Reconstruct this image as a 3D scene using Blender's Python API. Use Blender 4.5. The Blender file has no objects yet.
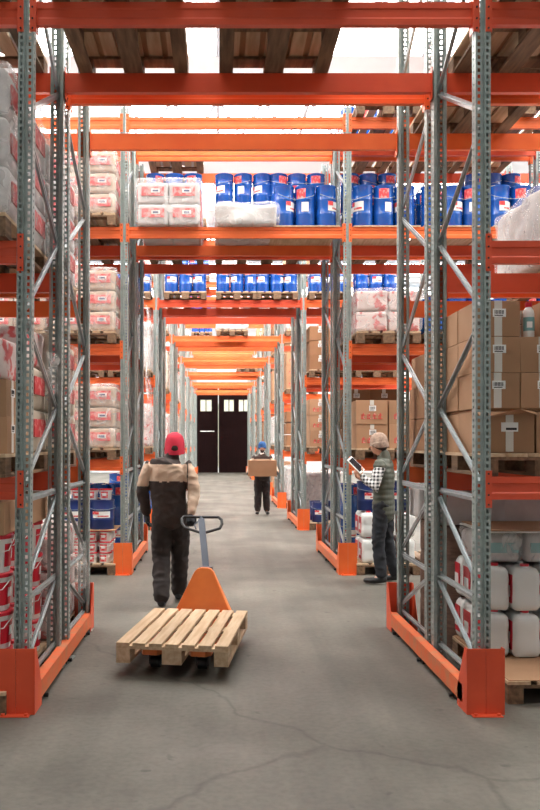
import bpy, bmesh, math, random
from mathutils import Vector, Matrix, noise
random.seed(7)
C = bpy.context.scene.collection
PI = math.pi
# ---------------------------------------------------------------- camera, light, exposure
cam = bpy.data.objects.new('camera', bpy.data.cameras.new('camera'))
C.objects.link(cam)
cam.location = (0, 0, 1.65); cam.rotation_euler = (PI/2, 0, 0)
cam.data.sensor_fit = 'VERTICAL'; cam.data.sensor_height = 36; cam.data.sensor_width = 24
cam.data.lens = 36*800/810
cam.data.shift_x = 52/810; cam.data.shift_y = 38/810
cam.data.dof.use_dof = True; cam.data.dof.focus_distance = 8.5; cam.data.dof.aperture_fstop = 14
bpy.context.scene.camera = cam
w = bpy.data.worlds.new('world'); bpy.context.scene.world = w; w.use_nodes = True
w.node_tree.nodes['Background'].inputs[0].default_value = (1, 0.97, 0.92, 1)
w.node_tree.nodes['Background'].inputs[1].default_value = 1.0
SKY_STRENGTH = 12.5          # roof lights
vs = bpy.context.scene.view_settings
vs.view_transform = 'Standard'; vs.look = 'None'; vs.gamma = 1; vs.exposure = 0.0
try: vs.use_curve_mapping = False
except Exception: pass

# ---------------------------------------------------------------- materials
def lin(c):
    f = lambda v: v/12.92 if v <= .04045 else ((v+.055)/1.055)**2.4
    return tuple(f(v/255) for v in c)+(1,)
def mat(name, rgb, rough=.6, metal=0, rgb2=None, scale=8, detail=4, bump=0, bscale=None, stretch=None, spec=.5,
        lo=.35, hi=.65, wood=False, alpha=None, emis=0, randv=0, coat=0):
    m = bpy.data.materials.new(name); m.use_nodes = True
    nt = m.node_tree; N = nt.nodes; L = nt.links
    b = N['Principled BSDF']
    b.inputs['Base Color'].default_value = lin(rgb); b.inputs['Roughness'].default_value = rough
    b.inputs['Metallic'].default_value = metal; b.inputs['Specular IOR Level'].default_value = spec
    b.inputs['Coat Weight'].default_value = coat
    tc = N.new('ShaderNodeTexCoord'); vec = tc.outputs['Object']
    if stretch:
        mp = N.new('ShaderNodeMapping'); mp.inputs['Scale'].default_value = stretch
        L.new(vec, mp.inputs[0]); vec = mp.outputs[0]
    col = None
    if rgb2:
        n = N.new('ShaderNodeTexNoise'); n.inputs['Scale'].default_value = scale; n.inputs['Detail'].default_value = detail
        L.new(vec, n.inputs['Vector'])
        r = N.new('ShaderNodeValToRGB'); r.color_ramp.elements[0].position = lo; r.color_ramp.elements[1].position = hi
        r.color_ramp.elements[0].color = lin(rgb); r.color_ramp.elements[1].color = lin(rgb2)
        L.new(n.outputs['Fac'], r.inputs[0]); col = r.outputs[0]; L.new(col, b.inputs['Base Color'])
    if randv:
        oi = N.new('ShaderNodeObjectInfo'); mr = N.new('ShaderNodeMapRange')
        mr.inputs[3].default_value = 1-randv; mr.inputs[4].default_value = 1+randv*.4
        L.new(oi.outputs['Random'], mr.inputs[0])
        h = N.new('ShaderNodeHueSaturation'); L.new(mr.outputs[0], h.inputs['Value'])
        if col: L.new(col, h.inputs['Color'])
        else: h.inputs['Color'].default_value = lin(rgb)
        L.new(h.outputs[0], b.inputs['Base Color'])
    if bump:
        n2 = N.new('ShaderNodeTexNoise'); n2.inputs['Scale'].default_value = bscale or scale*3; n2.inputs['Detail'].default_value = 3
        L.new(vec, n2.inputs['Vector'])
        bp = N.new('ShaderNodeBump'); bp.inputs['Strength'].default_value = bump; bp.inputs['Distance'].default_value = .02
        L.new(n2.outputs['Fac'], bp.inputs['Height']); L.new(bp.outputs[0], b.inputs['Normal'])
    if alpha is not None:
        n3 = N.new('ShaderNodeTexNoise'); n3.inputs['Scale'].default_value = 5; n3.inputs['Detail'].default_value = 5
        n3.inputs['Distortion'].default_value = 1.5
        L.new(tc.outputs['Object'], n3.inputs['Vector'])
        mr = N.new('ShaderNodeMapRange'); mr.inputs[1].default_value = .4; mr.inputs[2].default_value = .68
        mr.inputs[3].default_value = alpha*.55; mr.inputs[4].default_value = min(1, alpha*2)
        L.new(n3.outputs['Fac'], mr.inputs[0]); L.new(mr.outputs[0], b.inputs['Alpha'])
    if emis:
        b.inputs['Emission Color'].default_value = lin(rgb); b.inputs['Emission Strength'].default_value = emis
    return m
M = {}
M['red'] = mat('red_orange_paint_and_backlit_orange', (226, 86, 50), .42, rgb2=(214, 76, 44), scale=3, bump=.03)  # also on rear beams, where the redder tone stands for backlit shade
M['orange'] = mat('orange_paint', (236, 112, 52), .42, rgb2=(226, 98, 44), scale=3, bump=.03)
M['scuffed'] = mat('scuffed_orange_paint', (222, 106, 58), .55, rgb2=(196, 128, 92), scale=9, bump=.08, lo=.45, hi=.7)
M['steel'] = mat('galvanised_steel', (160, 171, 168), .45, .25, rgb2=(140, 152, 149), scale=14, detail=5, bump=.02)
M['steel_light'] = mat('bright_galvanised_brace', (166, 172, 176), .32, .4, rgb2=(150, 160, 162), scale=20)
M['dark'] = mat('dark_bolt_steel', (42, 42, 44), .5, .5)
M['wood'] = mat('pallet_pine', (206, 180, 150), .8, rgb2=(184, 154, 122), scale=5, stretch=(6, .6, 6), bump=.15, randv=.18)
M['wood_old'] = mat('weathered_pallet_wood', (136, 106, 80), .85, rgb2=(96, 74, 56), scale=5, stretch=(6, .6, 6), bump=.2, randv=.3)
M['cardboard'] = mat('brown_cardboard', (178, 138, 106), .85, rgb2=(168, 128, 96), scale=3, bump=.03, randv=.12)
M['cardboard_dark'] = mat('dark_cardboard', (150, 108, 76), .85, rgb2=(138, 98, 68), scale=3, bump=.03, randv=.12)
M['cardboard_in'] = mat('carton_inside', (150, 112, 78), .9)
M['tape'] = mat('pale_tape', (212, 208, 200), .35)
M['paper'] = mat('white_label_paper', (236, 236, 234), .6)
M['print'] = mat('dark_label_print', (40, 40, 44), .7)
M['blue'] = mat('blue_drum_paint', (24, 88, 176), .18, rgb2=(18, 74, 160), scale=2, coat=.8)
M['navy'] = mat('navy_drum_plastic', (22, 44, 104), .35)
M['white'] = mat('white_plastic', (232, 232, 228), .35, rgb2=(222, 222, 220), scale=3)
M['can'] = mat('translucent_white_plastic', (226, 228, 226), .4)
M['redp'] = mat('red_plastic', (200, 28, 48), .35)
M['redprint'] = mat('red_print', (214, 62, 66), .6, rgb2=(232, 150, 146), scale=22, lo=.5, hi=.6)
M['green'] = mat('green_print', (70, 160, 90), .5)
M['teal'] = mat('pale_teal_print', (120, 168, 170), .5)
M['bag'] = mat('tan_woven_sack', (200, 180, 160), .7, rgb2=(188, 166, 146), scale=5, bump=.2, bscale=10, randv=.1)
M['paperbag'] = mat('pale_paper_sack', (198, 184, 166), .8, rgb2=(182, 166, 146), scale=6, bump=.3, bscale=9)
M['pinkbag'] = mat('pink_white_pack', (208, 190, 186), .5, rgb2=(196, 84, 84), scale=9, lo=.54, hi=.6, bump=.3, bscale=8)
M['whitebag'] = mat('white_wrapped_goods', (206, 202, 200), .45, rgb2=(186, 182, 182), scale=4, bump=.35, bscale=9)
M['film'] = mat('clear_stretch_film', (240, 238, 236), .16, alpha=.2, bump=.7, bscale=13, spec=.6)
M['brownroll'] = mat('brown_wrapped_roll', (122, 92, 76), .7, rgb2=(98, 72, 60), scale=10, stretch=(1, 1, 7), bump=.4)
M['jackorange'] = mat('jack_orange_paint', (232, 128, 60), .38, rgb2=(222, 116, 52), scale=5)
M['jacksteel'] = mat('jack_grey_paint', (62, 68, 80), .4, .3)
M['black'] = mat('black_rubber', (24, 25, 28), .5)
M['skin'] = mat('skin', (200, 148, 122), .55)
M['hair'] = mat('dark_hair', (44, 32, 26), .8)
M['brownj'] = mat('dark_brown_cloth', (56, 44, 40), .85, rgb2=(46, 36, 33), scale=12, bump=.2, bscale=26)
M['beige'] = mat('beige_cloth', (196, 172, 152), .85, rgb2=(186, 160, 138), scale=10, bump=.2, bscale=26)
M['trouser'] = mat('brown_black_trouser_cloth', (46, 37, 35), .85, rgb2=(38, 31, 30), scale=12, bump=.2, bscale=24)
M['jeans'] = mat('black_denim', (34, 38, 46), .8, rgb2=(28, 31, 38), scale=16, bump=.2, bscale=30)
M['vest'] = mat('olive_quilted_nylon', (82, 86, 74), .5, rgb2=(72, 76, 66), scale=6, bump=.1)
M['redcap'] = mat('crimson_cap_cloth', (196, 34, 62), .8, rgb2=(180, 28, 54), scale=8)
M['bluehat'] = mat('blue_knit', (44, 92, 150), .9, bump=.4, bscale=60, rgb2=(36, 80, 136))
M['beanie'] = mat('pale_brown_knit', (166, 144, 128), .95, rgb2=(146, 124, 110), scale=30, bump=.6, bscale=60)
M['glove'] = mat('dark_work_glove', (30, 32, 38), .8)
M['screen'] = mat('tablet_screen', (30, 34, 42), .12)
M['eye'] = mat('eye_white', (230, 226, 220), .3)
M['glass'] = mat('clear_lens', (40, 44, 48), .1)
M['doorwood'] = mat('dark_brown_door', (30, 14, 14), .95, rgb2=(24, 12, 12), spec=.1, scale=4, stretch=(6, 1, .4))
M['plaster'] = mat('pale_plaster', (206, 208, 210), .9, rgb2=(196, 199, 202), scale=1.5, bump=.05)
M['roof'] = mat('white_roof_sheet', (236, 240, 244), .7, rgb2=(228, 233, 238), scale=.8)
M['truss'] = mat('pale_grey_truss', (196, 204, 214), .6)
M['daylight'] = mat('daylight_pane', (255, 252, 246), .5, emis=SKY_STRENGTH)
M['daylight_dim'] = mat('dimmed_daylight_pane', (250, 248, 240), .5, emis=SKY_STRENGTH*.32)  # front roof strip dimmed on purpose so the near racks stay darker
M['doorlight'] = mat('door_window_daylight', (206, 208, 188), .5, emis=.55)
# checked shirt: dark lines over white both ways
def checked():
    m = mat('black_white_check_cloth', (222, 222, 220), .85); nt = m.node_tree; N = nt.nodes; L = nt.links
    tc = N.new('ShaderNodeTexCoord'); sp = N.new('ShaderNodeSeparateXYZ'); L.new(tc.outputs['Object'], sp.inputs[0])
    outs = []
    for ax in (1, 2):
        a = N.new('ShaderNodeMath'); a.operation = 'MULTIPLY'; a.inputs[1].default_value = 24; L.new(sp.outputs[ax], a.inputs[0])
        f = N.new('ShaderNodeMath'); f.operation = 'FRACT'; L.new(a.outputs[0], f.inputs[0])
        g = N.new('ShaderNodeMath'); g.operation = 'GREATER_THAN'; g.inputs[1].default_value = .5; L.new(f.outputs[0], g.inputs[0])
        outs.append(g)
    ad = N.new('ShaderNodeMath'); ad.operation = 'ADD'; L.new(outs[0].outputs[0], ad.inputs[0]); L.new(outs[1].outputs[0], ad.inputs[1])
    mu = N.new('ShaderNodeMath'); mu.operation = 'MULTIPLY'; mu.inputs[1].default_value = .5; L.new(ad.outputs[0], mu.inputs[0])
    r = N.new('ShaderNodeValToRGB'); r.color_ramp.elements[0].color = lin((220, 220, 220)); r.color_ramp.elements[1].color = lin((24, 26, 32))
    L.new(mu.outputs[0], r.inputs[0]); L.new(r.outputs[0], N['Principled BSDF'].inputs['Base Color'])
    return m
M['check'] = checked()
# concrete floor: mottling, cracks, tyre tracks
def concrete():
    m = mat('worn_concrete', (146, 141, 136), .62); nt = m.node_tree; N = nt.nodes; L = nt.links; b = N['Principled BSDF']
    tc = N.new('ShaderNodeTexCoord'); v = tc.outputs['Object']
    def nz(s, d=6, dist=0, vec=v):
        n = N.new('ShaderNodeTexNoise'); n.inputs['Scale'].default_value = s; n.inputs['Detail'].default_value = d
        n.inputs['Distortion'].default_value = dist; L.new(vec, n.inputs['Vector']); return n
    def ramp(src, e):
        r = N.new('ShaderNodeValToRGB'); c = r.color_ramp
        c.elements[0].position, c.elements[1].position = e[0][0], e[-1][0]
        c.elements[0].color, c.elements[1].color = e[0][1], e[-1][1]
        for p, cc in e[1:-1]: x = c.elements.new(p); x.color = cc
        L.new(src, r.inputs[0]); return r.outputs[0]
    def mul(a, c, f=1):
        x = N.new('ShaderNodeMix'); x.data_type = 'RGBA'; x.blend_type = 'MULTIPLY'; x.inputs[0].default_value = f
        L.new(a, x.inputs[6]); L.new(c, x.inputs[7]); return x.outputs[2]
    g = lambda t: (t, t, t, 1)
    base = ramp(nz(.9, 8, .4).outputs[0], [(.3, lin((82, 79, 72))), (.52, lin((102, 99, 91))), (.72, lin((120, 117, 108)))])
    fine = ramp(nz(26, 5).outputs[0], [(.35, g(.84)), (.6, g(1))])
    col = mul(base, fine)
    mp = N.new('ShaderNodeMapping'); mp.inputs['Scale'].default_value = (3.2, .22, 1); L.new(v, mp.inputs[0])
    col = mul(col, ramp(nz(1.1, 5, .3, mp.outputs[0]).outputs[0], [(.36, g(.8)), (.6, g(1))]))
    wv = N.new('ShaderNodeMix'); wv.data_type = 'RGBA'; wv.inputs[0].default_value = .3
    L.new(v, wv.inputs[6]); L.new(nz(1.6, 5).outputs['Color'], wv.inputs[7])
    vo = N.new('ShaderNodeTexVoronoi'); vo.feature = 'DISTANCE_TO_EDGE'; vo.inputs['Scale'].default_value = .23; L.new(wv.outputs[2], vo.inputs['Vector'])
    col = mul(col, ramp(vo.outputs['Distance'], [(0, g(.68)), (.0015, g(.85)), (.003, g(1))]))
    pits = ramp(nz(7, 3).outputs[0], [(.27, g(.55)), (.33, g(1))]); col = mul(col, pits, .8)
    L.new(col, b.inputs['Base Color'])
    rr = N.new('ShaderNodeMapRange'); rr.inputs[3].default_value = .42; rr.inputs[4].default_value = .75
    L.new(nz(1.3, 6).outputs[0], rr.inputs[0]); L.new(rr.outputs[0], b.inputs['Roughness'])
    bp = N.new('ShaderNodeBump'); bp.inputs['Strength'].default_value = .12; bp.inputs['Distance'].default_value = .02
    L.new(nz(18, 5).outputs[0], bp.inputs['Height']); L.new(bp.outputs[0], b.inputs['Normal'])
    return m
M['floor'] = concrete()

# ---------------------------------------------------------------- mesh helpers
class MB:
    def __init__(s): s.v = []; s.f = []; s.m = []; s.mi = 0
    def add(s, vs, fs):
        o = len(s.v); s.v += [tuple(p) for p in vs]
        for f in fs: s.f.append([i+o for i in f]); s.m.append(s.mi)
    def box(s, x0, x1, y0, y1, z0, z1, T=None):
        p = [Vector(q) for q in ((x0,y0,z0),(x1,y0,z0),(x1,y1,z0),(x0,y1,z0),(x0,y0,z1),(x1,y0,z1),(x1,y1,z1),(x0,y1,z1))]
        if T: p = [T @ q for q in p]
        s.add(p, [(0,3,2,1),(4,5,6,7),(0,1,5,4),(1,2,6,5),(2,3,7,6),(3,0,4,7)]); return s
    def bar(s, a, b, w, h, up=(0,0,1)):
        a = Vector(a); b = Vector(b); d = (b-a); l = d.length; d.normalize()
        u = d.cross(Vector(up)); 
        if u.length < 1e-4: u = Vector((1,0,0))
        u.normalize(); v = u.cross(d)
        T = Matrix.Translation(a) @ Matrix((u, d, v)).transposed().to_4x4()
        return s.box(-w/2, w/2, 0, l, -h/2, h/2, T)
    def prism(s, poly, x0, x1, axis='x'):
        n = len(poly)
        P = lambda t, p: {'x': (t, p[0], p[1]), 'y': (p[0], t, p[1]), 'z': (p[0], p[1], t)}[axis]
        vs = [P(x0, p) for p in poly]+[P(x1, p) for p in poly]
        s.add(vs, [tuple(range(n))[::-1], tuple(range(n, 2*n))]+[(i, (i+1) % n, (i+1) % n+n, i+n) for i in range(n)]); return s
    def loft(s, pts, n=12, T=None):
        """pts: (x,y,z,rx,ry) chain, rounded ends"""
        P = [Vector(p[:3]) for p in pts]; R = [(p[3], p[4] if len(p) > 4 else p[3]) for p in pts]
        rings = []
        def frame(d):
            u = Vector((1,0,0)) - d*d.x
            if u.length < .15: u = Vector((0,1,0)) - d*d.y
            u.normalize(); return u, d.cross(u)
        dirs = []
        for i in range(len(P)):
            d = (P[min(i+1, len(P)-1)]-P[max(i-1, 0)]); dirs.append(d.normalized() if d.length else Vector((0,0,1)))
        def ring(c, d, rx, ry):
            u, v = frame(d); rings.append([c+u*rx*math.cos(2*PI*k/n)+v*ry*math.sin(2*PI*k/n) for k in range(n)])
        d = dirs[0]; r = min(R[0])
        for a in (75, 50, 25): ring(P[0]-d*r*math.sin(math.radians(a)), d, R[0][0]*math.cos(math.radians(a)), R[0][1]*math.cos(math.radians(a)))
        for i in range(len(P)): ring(P[i], dirs[i], *R[i])
        d = dirs[-1]; r = min(R[-1])
        for a in (25, 50, 75): ring(P[-1]+d*r*math.sin(math.radians(a)), d, R[-1][0]*math.cos(math.radians(a)), R[-1][1]*math.cos(math.radians(a)))
        vs = [p for q in rings for p in q]
        if T: vs = [T @ p for p in vs]
        m = len(rings); fs = []
        for j in range(m-1):
            for k in range(n): fs.append((j*n+k, j*n+(k+1) % n, (j+1)*n+(k+1) % n, (j+1)*n+k))
        fs.append(tuple(range(n))[::-1]); fs.append(tuple(range((m-1)*n, m*n)))
        s.add(vs, fs); return s
    def ell(s, c, rx, ry, rz, n=16, T=None):
        vs = []; fs = []; m = 10
        for j in range(m+1):
            a = -PI/2+PI*j/m
            for k in range(n):
                t = 2*PI*k/n; p = Vector((rx*math.cos(a)*math.cos(t), ry*math.cos(a)*math.sin(t), rz*math.sin(a)))
                if T: p = T @ p
                vs.append(p+Vector(c))
        for j in range(m):
            for k in range(n): fs.append((j*n+k, j*n+(k+1) % n, (j+1)*n+(k+1) % n, (j+1)*n+k))
        s.add(vs, fs); return s
    def tube(s, a, b, r, n=12, r2=None):
        a = Vector(a); b = Vector(b); d = (b-a).normalized(); u = d.orthogonal().normalized(); v = d.cross(u); r2 = r2 or r
        vs = [a+u*r*math.cos(2*PI*k/n)+v*r*math.sin(2*PI*k/n) for k in range(n)]+[b+u*r2*math.cos(2*PI*k/n)+v*r2*math.sin(2*PI*k/n) for k in range(n)]
        s.add(vs, [tuple(range(n))[::-1], tuple(range(n, 2*n))]+[(i, (i+1) % n, (i+1) % n+n, i+n) for i in range(n)]); return s
    def path(s, pts, r, n=8):
        for a, b in zip(pts, pts[1:]): s.tube(a, b, r, n)
        for p in pts[1:-1]: s.ell(p, r, r, r, 8)
        return s
    def lathe(s, prof, n=20, c=(0,0,0), a0=0, a1=2*PI):
        full = abs(a1-a0-2*PI) < 1e-6; k_ = n if full else n+1; vs = []
        for r, z in prof:
            for k in range(k_):
                t = a0+(a1-a0)*k/n; vs.append((c[0]+r*math.cos(t), c[1]+r*math.sin(t), c[2]+z))
        fs = []
        for j in range(len(prof)-1):
            for k in range(n):
                k2 = (k+1) % n if full else k+1
                fs.append((j*k_+k, j*k_+k2, (j+1)*k_+k2, (j+1)*k_+k))
        s.add(vs, fs); return s
    def mesh(s, name, mats, bevel=0, smooth=False):
        me = bpy.data.meshes.new(name); me.from_pydata(s.v, [], s.f)
        if not isinstance(mats, (list, tuple)): mats = [mats]
        for m in mats: me.materials.append(M[m] if isinstance(m, str) else m)
        if len(mats) > 1: me.polygons.foreach_set('material_index', s.m)
        bm = bmesh.new(); bm.from_mesh(me)
        if smooth: bmesh.ops.remove_doubles(bm, verts=bm.verts, dist=1e-5)
        bmesh.ops.recalc_face_normals(bm, faces=bm.faces)
        if bevel:
            es = [e for e in bm.edges if len(e.link_faces) == 2 and e.calc_face_angle(0) > .5]
            bmesh.ops.bevel(bm, geom=es, offset=bevel, segments=2, affect='EDGES', profile=.6)
        bm.to_mesh(me); bm.free()
        if smooth:
            me.polygons.foreach_set('use_smooth', [True]*len(me.polygons))
            try: me.set_sharp_from_angle(angle=math.radians(40))
            except Exception: pass
        return me
    def build(s, name, mats, parent=None, bevel=0, smooth=False, loc=None, rotz=0):
        return obj(name, s.mesh(name, mats, bevel, smooth), parent, loc, rotz)
def obj(name, me, parent=None, loc=None, rotz=0):
    o = bpy.data.objects.new(name, me); C.objects.link(o)
    if parent: o.parent = parent
    if loc: o.location = loc
    o.rotation_euler = (0, 0, rotz); return o
def tag(o, label, cat, group=None):
    o['label'] = label; o['category'] = cat
    if group: o['group'] = group
    return o
def thing(name, label, cat, loc=(0,0,0), rotz=0, group=None):
    o = bpy.data.objects.new(name, None); C.objects.link(o); o.location = loc; o.rotation_euler = (0,0,rotz)
    o.empty_display_size = .05
    return tag(o, label, cat, group)
def struct(o): o['kind'] = 'structure'; return o
def dup(root, loc=None, rotz=None, label=None, group=None, scale=None):
    r = root.copy(); C.objects.link(r)
    if loc is not None: r.location = loc
    if rotz is not None: r.rotation_euler = (0, 0, rotz)
    if scale: r.scale = scale
    if label: r['label'] = label
    if group: r['group'] = group
    for ch in KIDS.get(root.name, list(root.children)):
        c = ch.copy(); C.objects.link(c); c.parent = r
        for g in KIDS.get(ch.name, list(ch.children)):
            d = g.copy(); C.objects.link(d); d.parent = c
    return r
KIDS = {}
class Proto:
    """first call places the prototype itself, later calls place copies"""
    def __init__(s, root): s.root = root; s.used = False; KIDS[root.name] = list(root.children); [KIDS.__setitem__(c.name, list(c.children)) for c in root.children]
    def put(s, loc, rotz=0, label=None, group=None, scale=None):
        if s.used: return dup(s.root, loc, rotz, label, group, scale)
        s.used = True; r = s.root; r.location = loc; r.rotation_euler = (0,0,rotz)
        if scale: r.scale = scale
        if label: r['label'] = label
        if group: r['group'] = group
        return r

# ---------------------------------------------------------------- the building
H = 9.2
W0, W1, YF, YB = -9.5, 12.5, -7.0, 44.6
struct(MB().box(W0, W1, YF, YB, -.12, 0).build('floor', 'floor'))
# roof with strip lights running across the hall, glazing bars in each
sky = [(2.1+5.15*k+.1, 2.1+5.15*k+3.2) for k in range(0, 8)]
mb = MB(); y = YF
for a, b in sky: mb.box(W0, W1, y, a, H, H+.12); y = b
mb.box(W0, W1, y, YB, H, H+.12)
struct(mb.build('ceiling', 'roof'))
for i, (a, b) in enumerate(sky):
    p = struct(MB().box(W0, W1, a, b, H+.06, H+.08).build('window_%d' % (i+1), 'daylight' if i else 'daylight_dim'))
    mb = MB()
    for x in range(int(W0)+1, int(W1), 2): mb.box(x-.04, x+.04, a, b, H-.02, H+.05)
    mb.build('glazing_bars', 'truss', p)
for i, yy in enumerate([1.9+5.15*k for k in range(9)]):
    mb = MB(); mb.box(W0, W1, yy-.06, yy+.06, H-.18, H-.06); mb.box(W0, W1, yy-.05, yy+.05, H-.95, H-.85)
    for k in range(22):
        x = W0+k; mb.bar((x, yy, H-.9), (x+.5, yy, H-.12), .06, .06); mb.bar((x+.5, yy, H-.12), (x+1, yy, H-.9), .06, .06)
    struct(mb.build('trim_%d' % (i+1), 'truss'))
struct(MB().box(W0-.2, W0, YF, YB, 0, H).build('wall_left', 'plaster'))
struct(MB().box(W1, W1+.2, YF, YB, 0, H).build('wall_right', 'plaster'))
struct(MB().box(W0, W1, YF-.2, YF, 0, H).build('wall_front', 'plaster'))
DX0, DX1, DH = -1.75, 2.55, 4.75
mb = MB(); mb.box(W0, DX0, YB, YB+.3, 0, H); mb.box(DX1, W1, YB, YB+.3, 0, H); mb.box(DX0, DX1, YB, YB+.3, DH, H)
struct(mb.build('wall_back', 'plaster'))
# two leaf dark gate; light leaks between the leaves
xm = .02
for nm, x0, x1, wins in (('door_1', DX0, xm-.025, ((-1.02, -.32),)), ('door_2', xm+.025, DX1, ((.3, .92), (1.12, 1.74)))):
    z0, z1 = 3.38, 4.1; mb = MB(); yy = YB-.02
    mb.box(x0, x1, yy, yy+.1, 0, z0); mb.box(x0, x1, yy, yy+.1, z1, DH)
    xs = [x0]+[t for w_ in wins for t in w_]+[x1]
    for a, b in zip(xs[::2], xs[1::2]): mb.box(a, b, yy, yy+.1, z0, z1)
    k = x0
    while k < x1-.05: mb.box(k, k+.02, yy-.015, yy, .05, z0-.05); k += .28
    d = struct(mb.build(nm, 'doorwood'))
    for a, b in wins:
        f = MB().box(a, b, yy+.04, yy+.05, z0, z1).build('window_pane', 'doorlight', d)
        mb = MB(); c = (a+b)/2
        for t in (a, c-.02, b-.04): mb.box(t, t+.04, yy-.01, yy+.03, z0, z1)
        mb.box(a, b, yy-.01, yy+.03, z0, z0+.04); mb.box(a, b, yy-.01, yy+.03, z1-.04, z1)
        mb.build('window_frame', 'doorwood', d)
struct(MB().box(xm-.03, xm+.03, YB+.12, YB+.13, .3, DH-.9).build('window_20', 'doorlight'))  # glowing strip added behind the gap as daylight between the leaves
struct(MB().box(-.98, -.2, YB-.03, YB-.02, 2.28, 2.33).build('trim_20', 'paper'))  # pale strip on the door standing for a line of light

# ---------------------------------------------------------------- racking
FD, GAP = 1.02, .13               # frame depth, gap between back to back frames
ROWY = [4.93+5.15*k for k in range(8)]
ROWN = ['nearest rack row', 'second rack row', 'third rack row', 'fourth rack row', 'fifth rack row', 'sixth rack row', 'seventh rack row', 'farthest rack row']
XL, XR = -1.183, 1.634            # post centres at the passage
LV = [1.30, 2.76, 4.235, 5.62]
PH = 5.9
def post_mesh():
    mb = MB(); hw = .047; D = .07
    cols = [(-hw, -.034), (-.019, -.010), (-.010, .010), (.010, .019), (.034, hw)]
    mb.add([(-.047,0,0),(-.034,0,0),(-.034,0,PH),(-.047,0,PH)], [(0,1,2,3)])
    for a, b, y0, y1 in ((-.018,-.009,0,0), (-.009,-.006,0,.009), (-.006,.006,.009,.009), (.006,.009,.009,0), (.009,.018,0,0), (.034,.047,0,0)):
        mb.add([(a,y0,0),(b,y1,0),(b,y1,PH),(a,y0,PH)], [(0,1,2,3)])
    n = int(PH/.04)
    for a, b in ((-.034,-.018), (.018,.034)):
        for k in range(n):
            z = k*.04; mb.add([(a,0,z),(b,0,z),(b,0,z+.017),(a,0,z+.017)], [(0,1,2,3)])
    for x in (-hw, hw):
        for y0, y1 in ((0,.026), (.044,D)): mb.add([(x,y0,0),(x,y1,0),(x,y1,PH),(x,y0,PH)], [(0,1,2,3)])
        for k in range(n):
            z = k*.04; mb.add([(x,.026,z),(x,.044,z),(x,.044,z+.024),(x,.026,z+.024)], [(0,1,2,3)])
        s = 1 if x > 0 else -1
        mb.add([(x,D,0),(x-s*.022,D,0),(x-s*.022,D,PH),(x,D,PH)], [(0,1,2,3)])
        mb.add([(x-s*.022,D,0),(x-s*.022,D-.014,0),(x-s*.022,D-.014,PH),(x-s*.022,D,PH)], [(0,1,2,3)])
    return mb.mesh('post', 'steel')
pm = post_mesh()
fr = thing('upright_frame', 'x', 'rack frame')
obj('post', pm, fr)
o = obj('post', pm, fr, (0, FD, 0), PI)
for y_ in (0, FD-.1): MB().box(-.08, .08, y_-.01, y_+.11, 0, .008).build('foot_plate', 'steel', fr)
def brace(a, b, name='diagonal_brace', m='steel_light'):
    mb = MB(); mb.bar(a, b, .01, .028, (1,0,0))
    A = Vector(a); B = Vector(b); d = (B-A).normalized(); u = d.cross(Vector((1,0,0)))
    for s in (-1, 1): mb.bar(A+u*s*.013+Vector((.008,0,0)), B+u*s*.013+Vector((.008,0,0)), .02, .003, (1,0,0))
    return mb.build(name, m, fr)
y0, y1 = .045, FD-.045
for z in (.17, .67, 1.30): brace((0,y0,z), (0,y1,z), 'horizontal_brace')
segs = [((y0,.24),(y1,.63)), ((y0,.73),(y1,1.25)), ((y0,1.40),(y1,1.90)), ((y1,1.92),(y0,2.42)), ((y0,2.50),(y1,3.10)),
        ((y1,3.13),(y0,3.62)), ((y0,3.72),(y1,4.22)), ((y1,4.26),(y0,4.80)), ((y0,4.88),(y1,5.4))]
for (a, za), (b, zb) in segs: brace((0,a,za), (0,b,zb))
FR = Proto(fr)
POSX = {'L': XL, 'R': XR, 'L2': XL-2.8, 'R2': XR+2.8, 'L3': XL-5.6, 'R3': XR+5.6}
SIDEN = {'L': 'left of the passage', 'R': 'right of the passage', 'L2': 'one bay left of the passage', 'R2': 'one bay right of the passage'}
def steel_frames(row, keys):
    P = ROWY[row]
    for k in keys:
        o = FR.put((POSX[k]-(.03 if (row, k) == (0, 'L') else 0), P, 0), 0, 'galvanised upright frame %s, front half of the %s' % (SIDEN[k], ROWN[row]), 'rack upright frames')
        if (row, k) == (0, 'L'): o.rotation_euler = (0, .007, 0)
        FR.put((POSX[k], P+2*FD+GAP, 0), PI, 'galvanised upright frame %s, back half of the %s' % (SIDEN[k], ROWN[row]), 'rack upright frames')
for r in range(8): steel_frames(r, ('L', 'R') if r not in (1, 2) else (('L', 'R', 'R2') if r == 1 else ('L', 'R', 'L2', 'R2')))

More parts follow.
